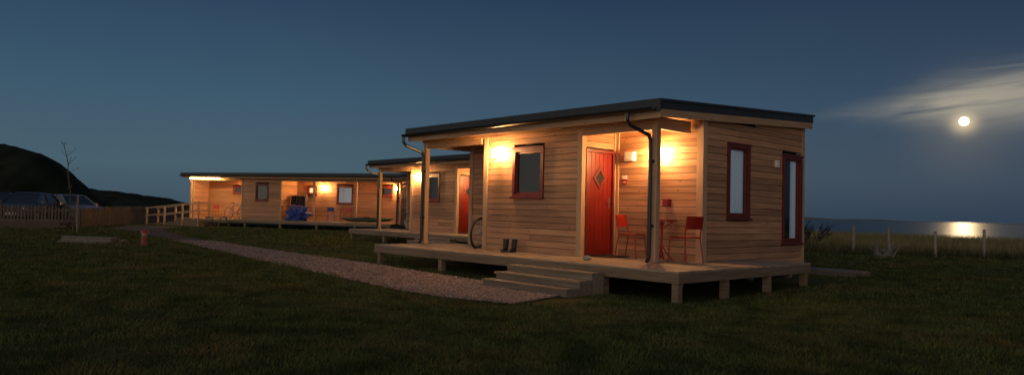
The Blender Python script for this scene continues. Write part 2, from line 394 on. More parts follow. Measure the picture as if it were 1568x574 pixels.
def roof(parent,x0,x1,y0,y1,back_wall):
    th=.17
    def slab(a0,a1,b0,b1,lo,hi,m,mb): mb.hexa([(a0,b0,sof(b0)+lo),(a1,b0,sof(b0)+lo),(a1,b1,sof(b1)+lo),(a0,b1,sof(b1)+lo),(a0,b0,sof(b0)+hi),(a1,b0,sof(b0)+hi),(a1,b1,sof(b1)+hi),(a0,b1,sof(b1)+hi)],m)
    mb=MB(); slab(x0,x1,y0,y1,.10,th+.06,0,mb); slab(x0-.03,x1+.03,y0-.03,y1+.03,th+.06,th+.10,0,mb)
    slab(x0-.03,x1+.03,y0-.03,y0,.07,th+.058,0,mb)
    mb.obj('roof',[M_roof],parent)
    mb=MB(); slab(x1-.03,x1-.002,y0+.03,y1-.03,-.03,.098,0,mb); slab(x0+.002,x0+.03,y0+.03,y1-.03,-.03,.098,0,mb); slab(x0+.03,x1-.03,y0+.03,y0+.055,-.04,.098,0,mb)
    mb.obj('fascia_boards',[W_beam],parent)
    mb=MB(); y=y0+.056
    while y<back_wall-.05:
        slab(x0+.031,x1-.031,y+.003,min(y+.117,back_wall),0.03,.05,0,mb); y+=.12
    slab(x0+.04,x1-.04,y0+.06,y1-.04,.052,.098,0,mb)
    mb.obj('soffit_boards',[W_sof],parent)
    mb=MB(); n=8; yg=y0-.095; zg=sof(y0)+.12; vs=[];fs=[]
    for xx in (x0-.02,x1-.05):
        for k in range(n+1):
            t=math.pi*k/n; vs.append((xx,yg-.058*math.cos(t),zg-.058*math.sin(t)))
        for k in range(n+1):
            t=math.pi*k/n; vs.append((xx,yg-.052*math.cos(t),zg-.052*math.sin(t)))
    q=2*(n+1)
    for k in range(n): fs+=[(k,k+1,q+k+1,q+k),(n+1+k,q+n+1+k,q+n+2+k,n+2+k),(k,n+1+k,n+2+k,k+1),(q+k,q+k+1,q+n+2+k,q+n+1+k)]
    mb.add(vs,fs); mb.obj('gutter',[M_black],parent)
def downpipe(parent,x,y0,zb=0.02,side=0,name='downpipe'):
    mb=MB(); yg=y0-.095; zg=sof(y0)+.07; xs_=x-.12 if not side else x+side
    pts=[(xs_,yg,zg),(xs_,yg,zg-.12),(xs_+.02,yg+.06,zg-.2),(x-.01,-.14,zg-.34),(x,-.105,zg-.42),(x,-.105,zb+.08),(x,-.16,zb)]
    mb.path(pts,.034,10)
    for p in pts[1:-1]: mb.ball(p,.037,0,10,6)
    for z in (.6,1.7): mb.cyl((x,-.105,z),(x,-.105,z+.05),.043,n=10); mb.box(x-.055,x+.055,-.075,-.055,z,z+.05)
    mb.obj(name,[M_black],parent,smooth=False)
def deck(parent,rects,piers,gz0,rim):
    mb=MB()
    for (x0,x1,y0,y1) in rects:
        y=y0
        while y<y1-.02:
            ye=min(y+.138,y1); xc=x0
            while xc<x1-.01:
                xe=min(x1,xc+random.uniform(2.4,3.8))
                if x1-xe<.5: xe=x1
                mb.box(xc+.002,xe-.002,y+.004,ye-.004,-.03,random.uniform(-.0015,.0015)); xc=xe
            y+=.142
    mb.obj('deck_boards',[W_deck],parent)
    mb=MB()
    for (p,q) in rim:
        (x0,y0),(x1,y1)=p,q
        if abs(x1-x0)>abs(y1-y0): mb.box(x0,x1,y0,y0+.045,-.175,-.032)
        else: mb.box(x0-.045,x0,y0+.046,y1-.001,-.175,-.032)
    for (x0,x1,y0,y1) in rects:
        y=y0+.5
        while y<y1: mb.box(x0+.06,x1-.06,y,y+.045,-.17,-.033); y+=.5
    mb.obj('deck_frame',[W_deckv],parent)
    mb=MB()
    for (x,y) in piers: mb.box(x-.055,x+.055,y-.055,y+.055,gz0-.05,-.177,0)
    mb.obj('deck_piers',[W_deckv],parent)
def hexcore(mb,x0,x1,y0,y1,zb):
    mb.hexa([(x0,y0,zb),(x1,y0,zb),(x1,y1,zb),(x0,y1,zb),(x0,y0,sof(y0)+.02),(x1,y0,sof(y0)+.02),(x1,y1,sof(y1)+.02),(x0,y1,sof(y1)+.02)])
def cabin(O,A,main):
    P=empty('timber_cabin',O,A)
    R=1.0; xl=-6.22; xr=.28; yb=4.85; bl=-4.51; br=-1.70
    mb=MB(); hexcore(mb,xl+.11,xr-.11,R+.11,yb-.11,-.2); hexcore(mb,bl+.11,br-.11,.11,R+.108,-.2); mb.obj('wall_core',[M_int],P)
    mb=MB()
    clad_rows(mb,'x',0,1,bl,br,.0,sof(0)-.02,[(-3.6,-2.7,1.10,2.12)])
    clad_rows(mb,'y',br,-1,.0,R,.0,sof(.0)+.03,[(.09,.93,-.1,2.04)])
    clad_rows(mb,'y',bl,1,.0,R,.0,sof(.0)+.03)
    clad_rows(mb,'x',R,1,xl,bl,.0,sof(R)+.02); clad_rows(mb,'x',R,1,br,xr,.0,sof(R)+.02)
    clad_rows(mb,'y',xr,-1,R,yb,-.12,sof(yb)+.0,[(1.80,2.60,.77,2.18),(3.92,4.75,.28,2.11)],slope=lambda s:sof(s)+.05)
    clad_rows(mb,'y',xl,1,R,yb,-.12,sof(yb)+.0,slope=lambda s:sof(s)+.05)
    clad_rows(mb,'x',yb,-1,xl,xr,-.12,sof(yb)+.02)
    mb.obj('cladding',[W_clad],P)
    mb=MB(); t=.024
    def corner(x,y,sx,sy,zb,zt,wd=.095):
        x0,x1=sorted((x-sx*wd,x+sx*t)); y0,y1=sorted((y,y+sy*t)); mb.box(x0,x1,y0,y1,zb,zt)
        x0,x1=sorted((x,x+sx*t)); y0,y1=sorted((y-sy*wd,y-sy*.0005)); mb.box(x0,x1,y0,y1,zb,zt)
    corner(bl,0,-1,-1,0.003,sof(0)-.01); corner(br,0,1,-1,0.003,sof(0)-.01)
    corner(xr,R,1,-1,-.12,sof(R)+.02,.11); corner(xr,yb,1,1,-.12,sof(yb)+.02,.07)
    corner(xl,R,-1,-1,-.12,sof(R)+.02); corner(xl,yb,-1,1,-.12,sof(yb)+.02)
    mb.box(br+.001,br+.09,R-.024,R-.001,.003,sof(R)+.02); mb.box(br+.001,br+.022,.935,R-.026,.003,sof(R))
    mb.obj('corner_trim',[W_trim],P)
    mb=MB()
    mb.box(-.055,.055,-.055,.055,.002,sof(0)+.02); mb.box(-6.735,-6.625,-.055,.055,.002,sof(0)+.02)
    mb.obj('porch_posts',[W_trim],P,bevel=.006)
    mb=MB(); mb.box(-6.622,bl-.1,-.045,.045,2.27,sof(0)+.02); mb.box(br+.03,-.057,-.045,.045,2.27,sof(0)+.02)
    mb.box(-.045,.045,.057,R-.03,2.29,sof(.2)+.02)
    mb.box(-6.70,-6.61,.057,R+.3,2.29,sof(.2)+.02)
    mb.box(-6.74,.06,-.085,-.057,2.385,sof(0)+.022)
    mb.obj('porch_beams',[W_beam],P)
    roof(P,-6.80,.42,-.5,5.0,R)
    downpipe(P,-.045,-.5); downpipe(P,-6.68,-.5)
    window(P,-3.6,0,'-y',.9,1.10,2.12,'none')
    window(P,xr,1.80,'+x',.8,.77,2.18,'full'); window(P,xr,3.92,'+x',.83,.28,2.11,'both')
    door(P,br,.09,'+x',.84,2.04)
    wall_lamp(P,-4.03,0,2.02,'-y')
    wall_lamp(P,-.62,R,1.95,'-y')
    mb=MB(); mb.box(-1.42,-1.20,R-.09,R,1.84,2.02); mb.box(-1.40,-1.22,R-.1,R-.091,1.86,2.0); mb.obj('electric_box',[M_white],P,bevel=.012)
    mb=MB(); mb.box(-1.53,-1.41,R-.012,R,1.50,1.57,0); mb.box(-1.53,-1.41,R-.012,R,1.40,1.495,1);mb.box(-1.51,-1.43,R-.014,R-.0121,1.43,1.45,0); mb.obj('fire_notice_sign',[M_white,M_red],P)
    mb=MB(); mb.box(-.50,-.38,R-.1,R,.98,1.09,0); mb.box(-.51,-.37,R-.11,R+.0,1.09,1.11,0); mb.obj('ashtray_box',[M_red],P)
    mb=MB(); mb.box(xr,xr+.05,3.60,3.72,1.83,1.97,0); mb.cyl((xr+.05,3.66,1.9),(xr+.06,3.66,1.9),.04,n=12,m=0); mb.obj('air_vent',[M_white],P,bevel=.01)
    gz0=GZ-.325
    piers=[(1.28,-1.19),(1.28,.1),(1.28,1.45),(1.28,2.8),(-.1,-1.19),(-2.3,-1.19),(-4.4,-1.19),(-6.7,-1.19),(-.1,.9),(-3,.9),(-6.7,.9),(-6.1,4.6),(.1,4.6),(.1,3.0)]
    deck(P,[(-6.85,1.37,-1.28,R-.002),(xr+.03,1.37,R,2.9)],piers,gz0,[((-6.85,-1.28),(1.37,-1.28)),((1.37,-1.28),(1.37,2.9)),((-6.805,-1.28),(-6.805,2.0))])
    mb=MB(); mb.box(xl+.1,xr-.1,R,R+.05,-.36,-.20); mb.box(xl+.1,xr-.1,yb-.15,yb-.1,-.36,-.14); mb.box(xr-.14,xr-.1,R+.06,yb-.16,-.36,-.14); mb.obj('floor_bearers',[W_deckv],P)
    mb=MB(); mb.box(br+.06,br+.5,.2,.85,.003,.018); mb.obj('door_mat',[mat_plain('coir_mat',(.06,.04,.025),1,0,.4,60,.5)],P)
    return P
C1=cabin(O1,A1,True); C2=cabin(O2,A1,False)
def steps(P,x0,x1,yd):
    mb=MB(); zg=GZ-.325
    for k,z in enumerate((-.115,-.225,-.335)):
        ya=yd-.29*(k+1)-.01; yb=yd-.29*k-.002
        for q in range(2): mb.box(x0,x1,ya+q*.145+.002,ya+q*.145+.141,z-.035,z)
        mb.box(x0+.02,x1-.02,ya+.03,ya+.05,zg-.03,z-.037)
        mb.box(x1-.05,x1-.01,ya+.052,yb-.004,zg-.03,z-.037); mb.box(x0+.01,x0+.05,ya+.052,yb-.004,zg-.03,z-.037)
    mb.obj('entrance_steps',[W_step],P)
steps(C1,-2.0,-.02,-1.28); steps(C2,-2.0,-.02,-1.28)
# ---------------- cabin 3
P=empty('long_timber_cabin',O3,A3); L=14.2; R3=1.5
lit1=mat_emit('lit_room',(1,.6,.28),1.6); lit2=mat_emit('lit_room_pale',(.9,.75,.6),.35)
mb=MB(); hexcore(mb,.11,L-.11,R3+.11,4.8,-.2); hexcore(mb,3.85,6.46,.11,R3+.108,-.2); mb.obj('wall_core',[M_int],P)
mb=MB()
wins=[(1.9,3.0,1.5,2.0),(7.3,7.95,1.55,2.05),(9.3,10.4,1.0,2.1),(12.1,13.0,1.5,2.1)]
clad_rows(mb,'x',R3,1,.0,3.74,0,sof(R3),[wins[0]]); clad_rows(mb,'x',R3,1,6.57,L,0,sof(R3),wins[1:])
clad_rows(mb,'x',0,1,3.74,6.57,0,sof(0)-.02,[(4.75,5.65,1.1,2.1)])
clad_rows(mb,'y',3.74,1,0,R3,0,sof(0)); clad_rows(mb,'y',6.57,-1,0,R3,0,sof(0))
clad_rows(mb,'y',L,-1,R3-1.3,4.8,-.1,sof(R3)); clad_rows(mb,'y',0,1,.2,4.8,-.1,sof(.2)); clad_rows(mb,'x',4.8,-1,0,L,-.1,sof(4.8))
mb.obj('cladding',[W_clad],P)
mb=MB()
for x in (3.74,6.57-.09): mb.box(x,x+.09,-.024,-.001,0,sof(0))
for x in (0,L-.09): mb.box(x,x+.09,.17,.198,-.1,sof(.2))
for x in (.05,8.75,11.5,L-.1): mb.box(x-.05,x+.05,-.05,.05,.002,sof(0))
mb.obj('porch_posts',[W_trim],P)
mb=MB(); mb.box(0,3.72,-.045,.045,2.27,sof(0)+.02); mb.box(6.6,L,-.045,.045,2.27,sof(0)+.02); mb.obj('porch_beams',[W_beam],P)
roof(P,-.3,L+.3,-.5,5.0,R3)
window(P,4.75,0,'-y',.9,1.1,2.1,'none',lit=None)
window(P,1.9,R3,'-y',1.1,1.5,2.0); window(P,7.3,R3,'-y',.65,1.55,2.05,'none',lit=lit1)
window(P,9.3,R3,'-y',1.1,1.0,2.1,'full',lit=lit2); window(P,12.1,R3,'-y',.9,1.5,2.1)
wall_lamp(P,3.35,R3,1.95,'-y',True); wall_lamp(P,8.45,R3,1.95,'-y',True); wall_lamp(P,13.3,R3,1.95,'-y',True)
mb=MB(); mb.box(.3,2.5,-.44,-.37,sof(-.4)-.10,sof(-.4)-.045,0); mb.box(.28,2.52,-.45,-.36,sof(-.4)-.044,sof(-.4)-.02,1); mb.obj('strip_light',[M_strip,M_white],P)
downpipe(P,L-.1,-.5)
deck(P,[(.0,L,-1.0,R3-.01)],[(x,-.9) for x in (.1,2.4,4.8,7.2,9.6,12,14)],GZ-.325,[((0,-1.0),(L,-1.0))])
# ramp with handrails
mb=MB(); zg=GZ-.325; mb.M=Matrix.Translation((1.0,0,0))
mb.hexa([(-2.6,-1.9,zg),(1.4,-1.9,zg),(1.4,-1.02,zg),(-2.6,-1.02,zg),(-2.6,-1.9,zg+.04),(1.4,-1.9,-.02),(1.4,-1.02,-.02),(-2.6,-1.02,zg+.04)],0)
for y in (-1.88,-1.04):
    for x,zb in ((-2.4,zg),(-1.1,-.3),(.2,-.14),(1.35,-.02)):
        mb.box(x-.04,x+.04,y-.04,y+.04,zg,zb+.95,1)
    for dz in (.95,.5):
        mb.hexa([(-2.5,y-.05,zg+dz),(1.45,y-.05,dz-.02),(1.45,y+.05,dz-.02),(-2.5,y+.05,zg+dz),(-2.5,y-.05,zg+dz+.05),(1.45,y-.05,dz+.03),(1.45,y+.05,dz+.03),(-2.5,y+.05,zg+dz+.05)],1)
mb.obj('access_ramp',[W_deckv,W_trim],P)
# ---------------------------------------------------------------- furniture
def place(o,O,A,x,y,z,rz):
    ca,sa=math.cos(A),math.sin(A); o.location=(O[0]+x*ca-y*sa,O[1]+x*sa+y*ca,O[2]+z); o.rotation_euler=(0,0,A+rz)
def chair(name='garden_chair',mat=None):
    mb=MB()
    r=.012; W=.2
    for sy in (-1,1):
        mb.path([(.21,sy*.20,0),(.17,sy*.18,.44)],r,8); mb.path([(-.24,sy*.20,0),(-.17,sy*.18,.44),(-.235,sy*.185,.80)],r,8)
        mb.path([(.17,sy*.18,.43),(-.17,sy*.18,.43)],r,8)
    n=8;vs=[];fs=[]
    for i in range(n+1):
        for j in range(n+1):
            u=i/n*2-1;v=j/n*2-1; k=1-.07*(u*u*v*v)
            vs.append((u*.2*k,v*.205*k,.45-.014*(1-u*u)*(1-v*v)))
    m0=len(vs); vs+= [(a,b,c-.018) for a,b,c in vs]
    for i in range(n):
        for j in range(n):
            q=i*(n+1)+j; fs.append((q,q+n+1,q+n+2,q+1)); fs.append((m0+q,m0+q+1,m0+q+n+2,m0+q+n+1))
    for i in range(n):
        for (a,b) in ((i,i+1),(n*(n+1)+i+1,n*(n+1)+i),((i+1)*(n+1),i*(n+1)),(i*(n+1)+n,(i+1)*(n+1)+n)): fs.append((a,b,m0+b,m0+a))
    mb.add(vs,fs)
    n=10;vs=[];fs=[]
    for z,dx in ((.58,-.20),(.66,-.213),(.74,-.227),(.80,-.24)):
        for i in range(n+1):
            v=i/n*2-1; wz=.19 if z<.79 else .175
            vs.append((dx-.035*(1-v*v),v*wz,z))
    m0=len(vs); vs+=[(a-.014,b,c) for a,b,c in vs]
    for r_ in range(3):
        for i in range(n): q=r_*(n+1)+i; fs+= [(q,q+1,q+n+2,q+n+1),(m0+q,m0+q+n+1,m0+q+n+2,m0+q+1)]
    for i in range(n): fs+=[(i,m0+i,m0+i+1,i+1),(3*(n+1)+i,3*(n+1)+i+1,m0+3*(n+1)+i+1,m0+3*(n+1)+i)]
    for r_ in range(3):
        for s_ in (0,n): q=r_*(n+1)+s_; fs.append((q,q+n+1,m0+q+n+1,m0+q))
    mb.add(vs,fs)
    return mb.obj(name,[mat or M_red])
c1=chair(); place(c1,O1,A1,-.98,.62,.003,.15); c2=chair(); place(c2,O1,A1,.27,.50,.003,math.pi-.2)
def table():
    mb=MB(); mb.cyl((0,0,.70),(0,0,.725),.27,.27,32); mb.cyl((0,0,.03),(0,0,.70),.022,.022,12)
    for k in range(4):
        a=k*math.pi/2+.4; mb.path([(0,0,.30),(.10*math.cos(a),.10*math.sin(a),.12),(.22*math.cos(a),.22*math.sin(a),.012)],.012)
        mb.path([(0,0,.55),(.2*math.cos(a),.2*math.sin(a),.70)],.009)
    return mb.obj('bistro_table',[M_red])
t=table(); place(t,O1,A1,-.28,.58,.003,0)
mb=MB()
for dx in (-.1,.08):
    mb.cyl((dx,0,.0),(dx+.015,.01,.26),.05,.062,12); mb.ball((dx,-.09,.045),.055,0,12,8,(.85,1.8,.8)); mb.box(dx-.05,dx+.05,-.19,.05,0,.02)
bt=mb.obj('wellington_boots',[mat_plain('dark_rubber',(.015,.018,.016),.35)],bevel=.008); place(bt,O1,A1,-3.35,-.28,.002,.5)
mb=MB(); mb.ball((0,0,.04),.08,0,12,8,(1,.8,.55),.3); st=mb.obj('beach_stone',[mat_plain('stone',(.3,.28,.25),.9)],smooth=True); place(st,O1,A1,-.9,-.7,.0,.5)
def bicycle(c):
    mb=MB(); R=.33
    for x in (-.52,.52):
        mb.torus((x,0,R),(0,1,0),R,.022,0,30,6); mb.torus((x,0,R),(0,1,0),R-.03,.01,1,30,5)
        for k in range(14):
            a=k*math.pi*2/14; mb.cyl((x,0,R),(x+(R-.03)*math.cos(a),0,R+(R-.03)*math.sin(a)),.0018,n=4,m=1)
        mb.cyl((x,-.05,R),(x,.05,R),.02,m=1)
    bb=(-.08,0,.29); sd=(-.22,0,.78); hd=(.36,0,.80); hb=(.39,0,.68)
    for a,b_ in ((bb,sd),(sd,hd),(bb,hb),(hd,hb)): mb.cyl(a,b_,.018,m=2)
    for s in (-.05,.05): mb.cyl((-.52,s,R),bb,.01,m=2); mb.cyl((-.52,s,R),(-.2,s*.3,.74),.009,m=2); mb.cyl((.52,s,R),(.40,s*.8,.66),.012,m=2)
    mb.cyl(sd,(-.25,0,.93),.013,m=1); mb.ball((-.25,0,.95),.05,0,10,6,(2.4,1.3,.6))
    mb.cyl(hd,(.34,0,.96),.014,m=1); mb.path([(.28,-.30,.99),(.36,-.1,.97),(.36,.1,.97),(.28,.30,.99)],.012,m=1)
    mb.torus((-.08,.05,.29),(0,1,0),.09,.008,1,16,5); mb.cyl((-.08,.06,.29),(.02,.06,.15),.01,m=1); mb.cyl((-.08,-.06,.29),(-.18,-.06,.43),.01,m=1)
    o=mb.obj('bicycle',[M_rubber,M_metal,c]); return o
bk=bicycle(mat_plain('bike_paint',(.3,.3,.32),.3)); place(bk,O1,A1,-4.85,.45,.0,math.pi/2+.35); bk.rotation_euler[0]=.1
bk=bicycle(M_black); place(bk,O2,A1,-5.2,.85,.0,.1)
bk=bicycle(mat_plain('bike_paint_blue',(.03,.05,.2),.3)); place(bk,O3,A3,2.6,.9,0,-.1)
def picnic_table():
    mb=MB()
    for k in range(5): mb.box(-.8,.8,-.36+k*.147,-.36+k*.147+.14,.72,.755)
    for s in (-1,1):
        for k in range(2): mb.box(-.8,.8,s*.72-.13+k*.135,s*.72-.13+k*.135+.125,.43,.465)
    for x in (-.6,.6):
        mb.box(x-.03,x+.03,-.82,.82,.36,.43)
        mb.box(x-.03,x+.03,-.34,.34,.65,.718)
        for s in (-1,1): mb.hexa([(x+.031,s*.62-.045,0),(x+.07,s*.62-.045,0),(x+.07,s*.62+.045,0),(x+.031,s*.62+.045,0),(x+.031,s*.25-.045,.71),(x+.07,s*.25-.045,.71),(x+.07,s*.25+.045,.71),(x+.031,s*.25+.045,.71)])
    return mb.obj('picnic_table',[W_grey])
o=picnic_table(); o.location=(-16.6,40.6,float(gz(-16.6,40.6))); o.rotation_euler=(0,0,A3); o.scale=(.8,.8,.8)
ch=chair('blue_chair',mat_plain('blue_plastic',(.02,.06,.3),.4)); place(ch,O3,A3,9.6,.5,0,2.0)
ch=chair('garden_chair',M_red); place(ch,O3,A3,10.6,.6,0,-1.4)
ch=chair('garden_chair',M_red); place(ch,O3,A3,1.2,.7,0,-1.4)
t=table(); place(t,O3,A3,10.1,.7,0,0)
mb=MB(); mb.ball((0,0,.36),.55,0,32,20,(1.25,.8,.85),.6); o=mb.obj('blue_tarpaulin_heap',[mat_plain('blue_tarp',(.015,.05,.24),.5,0,.3,5,.4)],smooth=False); place(o,O3,A3,7.9,-.3,0,0)
mb=MB()
n=14;vs=[];fs=[]
for i in range(n+1):
    u=i/n*2-1; w_=.28*math.sqrt(max(0.002,1-u*u))
    for j in range(8):
        a=2*math.pi*j/8; vs.append((u*1.6,w_*math.cos(a),.18+.13*math.sin(a)*math.sqrt(max(.05,1-u**4))+.08*u**4))
for i in range(n):
    for j in range(8): k=(j+1)%8; fs.append((i*8+j,(i+1)*8+j,(i+1)*8+k,i*8+k))
mb.add(vs,fs,0); mb.torus((0,0,.31),(0,0,1),.2,.02,1,20,5)
o=mb.obj('kayak',[mat_plain('dark_green_hull',(.012,.035,.022),.5),M_black],smooth=True); place(o,O3,A3,12.3,-.2,0,.05)
mb=MB()
mb.path([(-.5,0,0),(-.5,0,1.5),(.5,0,1.5),(.5,0,0)],.02,m=1)
for k in range(6):
    x=-.4+k*.16; mb.hexa([(x-.05,-.12,.5),(x+.05,-.12,.45),(x+.05,.12,.45),(x-.05,.12,.5),(x-.03,-.15,1.45),(x+.05,-.15,1.45),(x+.05,.15,1.45),(x-.03,.15,1.45)],0)
o=mb.obj('drying_rack_with_wetsuits',[mat_plain('wetsuit',(.02,.02,.025),.8),M_metal]); place(o,O3,A3,7.2,.8,0,.1)
# ---------------------------------------------------------------- left side objects
def picket_fence(pts,h=1.0):
    mb=MB()
    for (a,b_) in zip(pts[:-1],pts[1:]):
        a=Vector((*a,0));b2=Vector((*b_,0)); L_=(b2-a).length; d=(b2-a)/L_; n=int(L_/.16); ang=math.atan2(d.y,d.x)
        for k in range(n):
            p=a+d*(k*.16); z=float(gz(p.x,p.y)); hh=h+random.uniform(-.03,.03)
            mb.M=Matrix.Translation((p.x,p.y,z))@Matrix.Rotation(ang,4,'Z')@Matrix.Rotation(random.uniform(-.02,.02),4,'Y')
            mb.add([(-.045,-.01,0),(.045,-.01,0),(.045,-.01,hh-.05),(0,-.01,hh),(-.045,-.01,hh-.05),(-.045,.01,0),(.045,.01,0),(.045,.01,hh-.05),(0,.01,hh),(-.045,.01,hh-.05)],[(0,1,2,3,4),(9,8,7,6,5),(0,5,6,1),(1,6,7,2),(2,7,8,3),(3,8,9,4),(4,9,5,0)])
            if k%12==0: mb.box(-.05,.05,.05,.15,0,hh+.03)
        mb.M=Matrix.Translation((a.x,a.y,GZ))@Matrix.Rotation(ang,4,'Z'); mb.box(0,L_,.012,.045,.25,.33); mb.box(0,L_,.012,.045,.75,.83)
    mb.M=Matrix.Identity(4); return mb.obj('picket_fence',[mat_wood('picket_timber',(.065,.045,.029),(.14,.096,.064),(6,6,18),knots=False)])
picket_fence([(-33,35),(-21.6,36.3),(-25.6,56)],1.0)
def car(name,loc,rz,paint):
    mb=MB()
    prof=[(-2.1,.45,.75),(-2.05,.35,.95),(-1.6,.3,1.02),(-1.2,.3,1.03),(.9,.3,.98),(1.4,.3,.92),(1.95,.32,.80),(2.1,.42,.62)]
    def ring(x,zb,zt,w): return [(x,-w*.96,zb),(x,w*.96,zb),(x,w,zb+.15),(x,w*.97,zt-.06),(x,w*.88,zt),(x,-w*.88,zt),(x,-w*.97,zt-.06),(x,-w,zb+.15)]
    vs=[]
    for k,(x,zb,zt) in enumerate(prof): vs+=ring(x,zb-.08,zt,.86 if 0<k<7 else .76)
    fs=[(k*8+j,k*8+(j+1)%8,(k+1)*8+(j+1)%8,(k+1)*8+j) for k in range(7) for j in range(8)]+[tuple(range(8))[::-1],tuple(56+j for j in range(8))]
    mb.add(vs,fs,0)
    mb.hexa([(-1.9,-.78,.99),(1.05,-.80,.94),(1.05,.80,.94),(-1.9,.78,.99),(-1.3,-.58,1.42),(.25,-.60,1.44),(.25,.60,1.44),(-1.3,.58,1.42)],1)
    mb.hexa([(-1.35,-.6,1.42),(.3,-.61,1.44),(.3,.61,1.44),(-1.35,.6,1.42),(-1.2,-.5,1.48),(.1,-.52,1.5),(.1,.52,1.5),(-1.2,.5,1.48)],0)
    for x0,x1 in ((-1.9,-1.3),(1.05,.25),(-.35,-.35)):
        for sy in (-1,1): mb.cyl((x0,sy*.8,.97),(x1,sy*.61,1.44),.03,n=6,m=0)
    for x in (-1.3,1.3):
        for sy in (-1,1): mb.cyl((x,sy*.70,.31),(x,sy*.88,.31),.31,n=20,m=2); mb.cyl((x,sy*.88,.31),(x,sy*.89,.31),.19,n=16,m=3)
    for sy in (-1,1): mb.ball((2.02,sy*.6,.68),.13,3,10,6,(.6,1.3,.7)); mb.box(-2.13,-2.02,sy*.7-.1,sy*.7+.1,.7,.88,4); mb.box(.7,.85,sy*.95-.09,sy*.95+.09,.95,1.07,0)
    mb.box(2.08,2.12,-.3,.3,.42,.52,3)
    o=mb.obj(name,[paint,M_glassdark,M_rubber,M_metal,M_red]); o.location=(loc[0],loc[1],float(gz(*loc))); o.rotation_euler=(0,0,rz); o.scale=(1.1,1.1,1.14); return o
M_glassdark=mat_plain('car_glass',(.03,.035,.04),.08,0,.05,3,0)
car('parked_car',(-29.6,41.5),-1.1,mat_plain('dark_car_paint',(.03,.035,.045),.25,.3,.05,3,0))
car('parked_car',(-26.9,40.2),-1.35,mat_plain('blue_grey_car_paint',(.05,.06,.075),.3,.2,.05,3,0))
car('parked_car',(-26.6,43.5),-.5,mat_plain('silver_car_paint',(.25,.26,.28),.3,.4,.05,3,0))
# young tree with stake
mb=MB(); random.seed(4)
bx,by=-17.95,29.6; z0=float(gz(bx,by)); p=Vector((bx,by,z0)); top=Vector((bx-.42,by,z0+3.45)); prev=p
for k in range(1,11):
    q=p.lerp(top,k/10)+Vector((.04*math.sin(k*1.7),.04*math.cos(k),0)); mb.cyl(prev,q,.036-.0024*(k-1),.036-.0024*k,6)
    if k>=5:
        for _ in range(2):
            d=Vector((random.uniform(-1,1),random.uniform(-1,1),random.uniform(.3,1.0))).normalized()*random.uniform(.2,.5); mb.cyl(q,q+d,.010,.005,5)
            for _ in range(2):
                e=q+d*random.uniform(.4,1); f_=Vector((random.uniform(-1,1),random.uniform(-1,1),random.uniform(0,1))).normalized()*random.uniform(.1,.22); mb.cyl(e,e+f_,.005,.003,4)
                if random.random()<.5:
                    l=e+f_*random.uniform(.5,1); s=.035; r=Vector((random.uniform(-1,1),random.uniform(-1,1),random.uniform(-1,1))).normalized(); r2=r.orthogonal().normalized()
                    mb.add([l,l+r*s+r2*s*.4,l+r*s*2,l+r*s-r2*s*.4],[(0,1,2,3)],1)
    prev=q
mb.cyl((bx+.18,by,z0),(bx+.15,by,z0+1.5),.035,n=8,m=2); mb.cyl((bx-.12,by,z0+1.2),(bx+.18,by,z0+1.22),.015,m=2)
mb.obj('young_tree',[mat_plain('bark',(.08,.06,.04),.9),mat_plain('leaf',(.05,.07,.02),.7),W_grey])
# bollard
mb=MB(); mb.cyl((0,0,0),(0,0,.30),.085,.08,16,0); mb.cyl((0,0,.30),(0,0,.36),.07,.07,16,1); mb.cyl((0,0,.36),(0,0,.42),.11,.10,16,2); mb.ball((0,0,.42),.1,2,16,6,(1,1,.35))
o=mb.obj('marker_bollard',[mat_plain('faded_red_plastic',(.22,.05,.035),.5),mat_plain('grey_plastic',(.3,.3,.3),.5),M_red]); o.location=(-10.55,20.8,float(gz(-10.55,20.8)))
def pile(name,loc,rz,n,L_,wd,mat,h=3):
    mb=MB()
    for k in range(h):
        for i in range(n-k):
            y=(i-(n-k)/2)*wd*1.15+random.uniform(-.02,.02); x=random.uniform(-.25,.25)
            mb.M=Matrix.Rotation(random.uniform(-.05,.05),4,'Z'); mb.box(x-L_/2,x+L_/2,y,y+wd,k*.065,k*.065+.06)
    mb.M=Matrix.Identity(4); o=mb.obj(name,[mat],bevel=.004); o.location=(loc[0],loc[1],float(gz(*loc))); o.rotation_euler=(0,0,rz); return o
pile('timber_pile',(-12.9,22.2),-.25,4,1.9,.14,W_grey,3)
pile('timber_pile',(-21.8,32.6),.1,7,3.4,.16,mat_wood('old_timber',(.07,.045,.03),(.14,.09,.06),(4,14,14),knots=False),6)
pile('wooden_pallet',(7.3,16.9),A1+.1,7,1.6,.11,W_grey,2)
# ---------------------------------------------------------------- right side: fence, stump, shrub
mb=MB(); random.seed(11)
fa=Vector((6.5,28.0,0));fb=Vector((26,24.0,0)); n=13; tops=[]
for k in range(n+1):
    p=fa.lerp(fb,k/n)+Vector((random.uniform(-.25,.25),random.uniform(-.1,.1),0)); z=float(gz(p.x,p.y)); h=1.0+random.uniform(-.08,.16); lean=random.uniform(-.06,.06)
    mb.cyl((p.x,p.y,z-.1),(p.x+lean,p.y,z+h),.055,.05,8,0); tops.append((p.x,p.y,z,lean))
for a,b_ in zip(tops[:-1],tops[1:]):
    for hz in (.2,.4,.6,.8): mb.cyl((a[0]+a[3]*hz,a[1]-.05,a[2]+hz),(b_[0]+b_[3]*hz,b_[1]-.05,b_[2]+hz),.003,n=4,m=1)
mb.obj('post_and_wire_fence',[mat_wood('fence_post_timber',(.25,.21,.16),(.40,.34,.27),(6,6,18),knots=False),mat_plain('dull_wire',(.12,.12,.12),.7,0,.1,20,0)])
mb=MB()
for k in range(9): mb.cyl((12.4+random.uniform(-.3,.3),24.0+random.uniform(-.2,.2),GZ-.05),(12.4+random.uniform(-.55,.55),24+random.uniform(-.3,.3),GZ+random.uniform(.3,.62)),.06,.02,6)
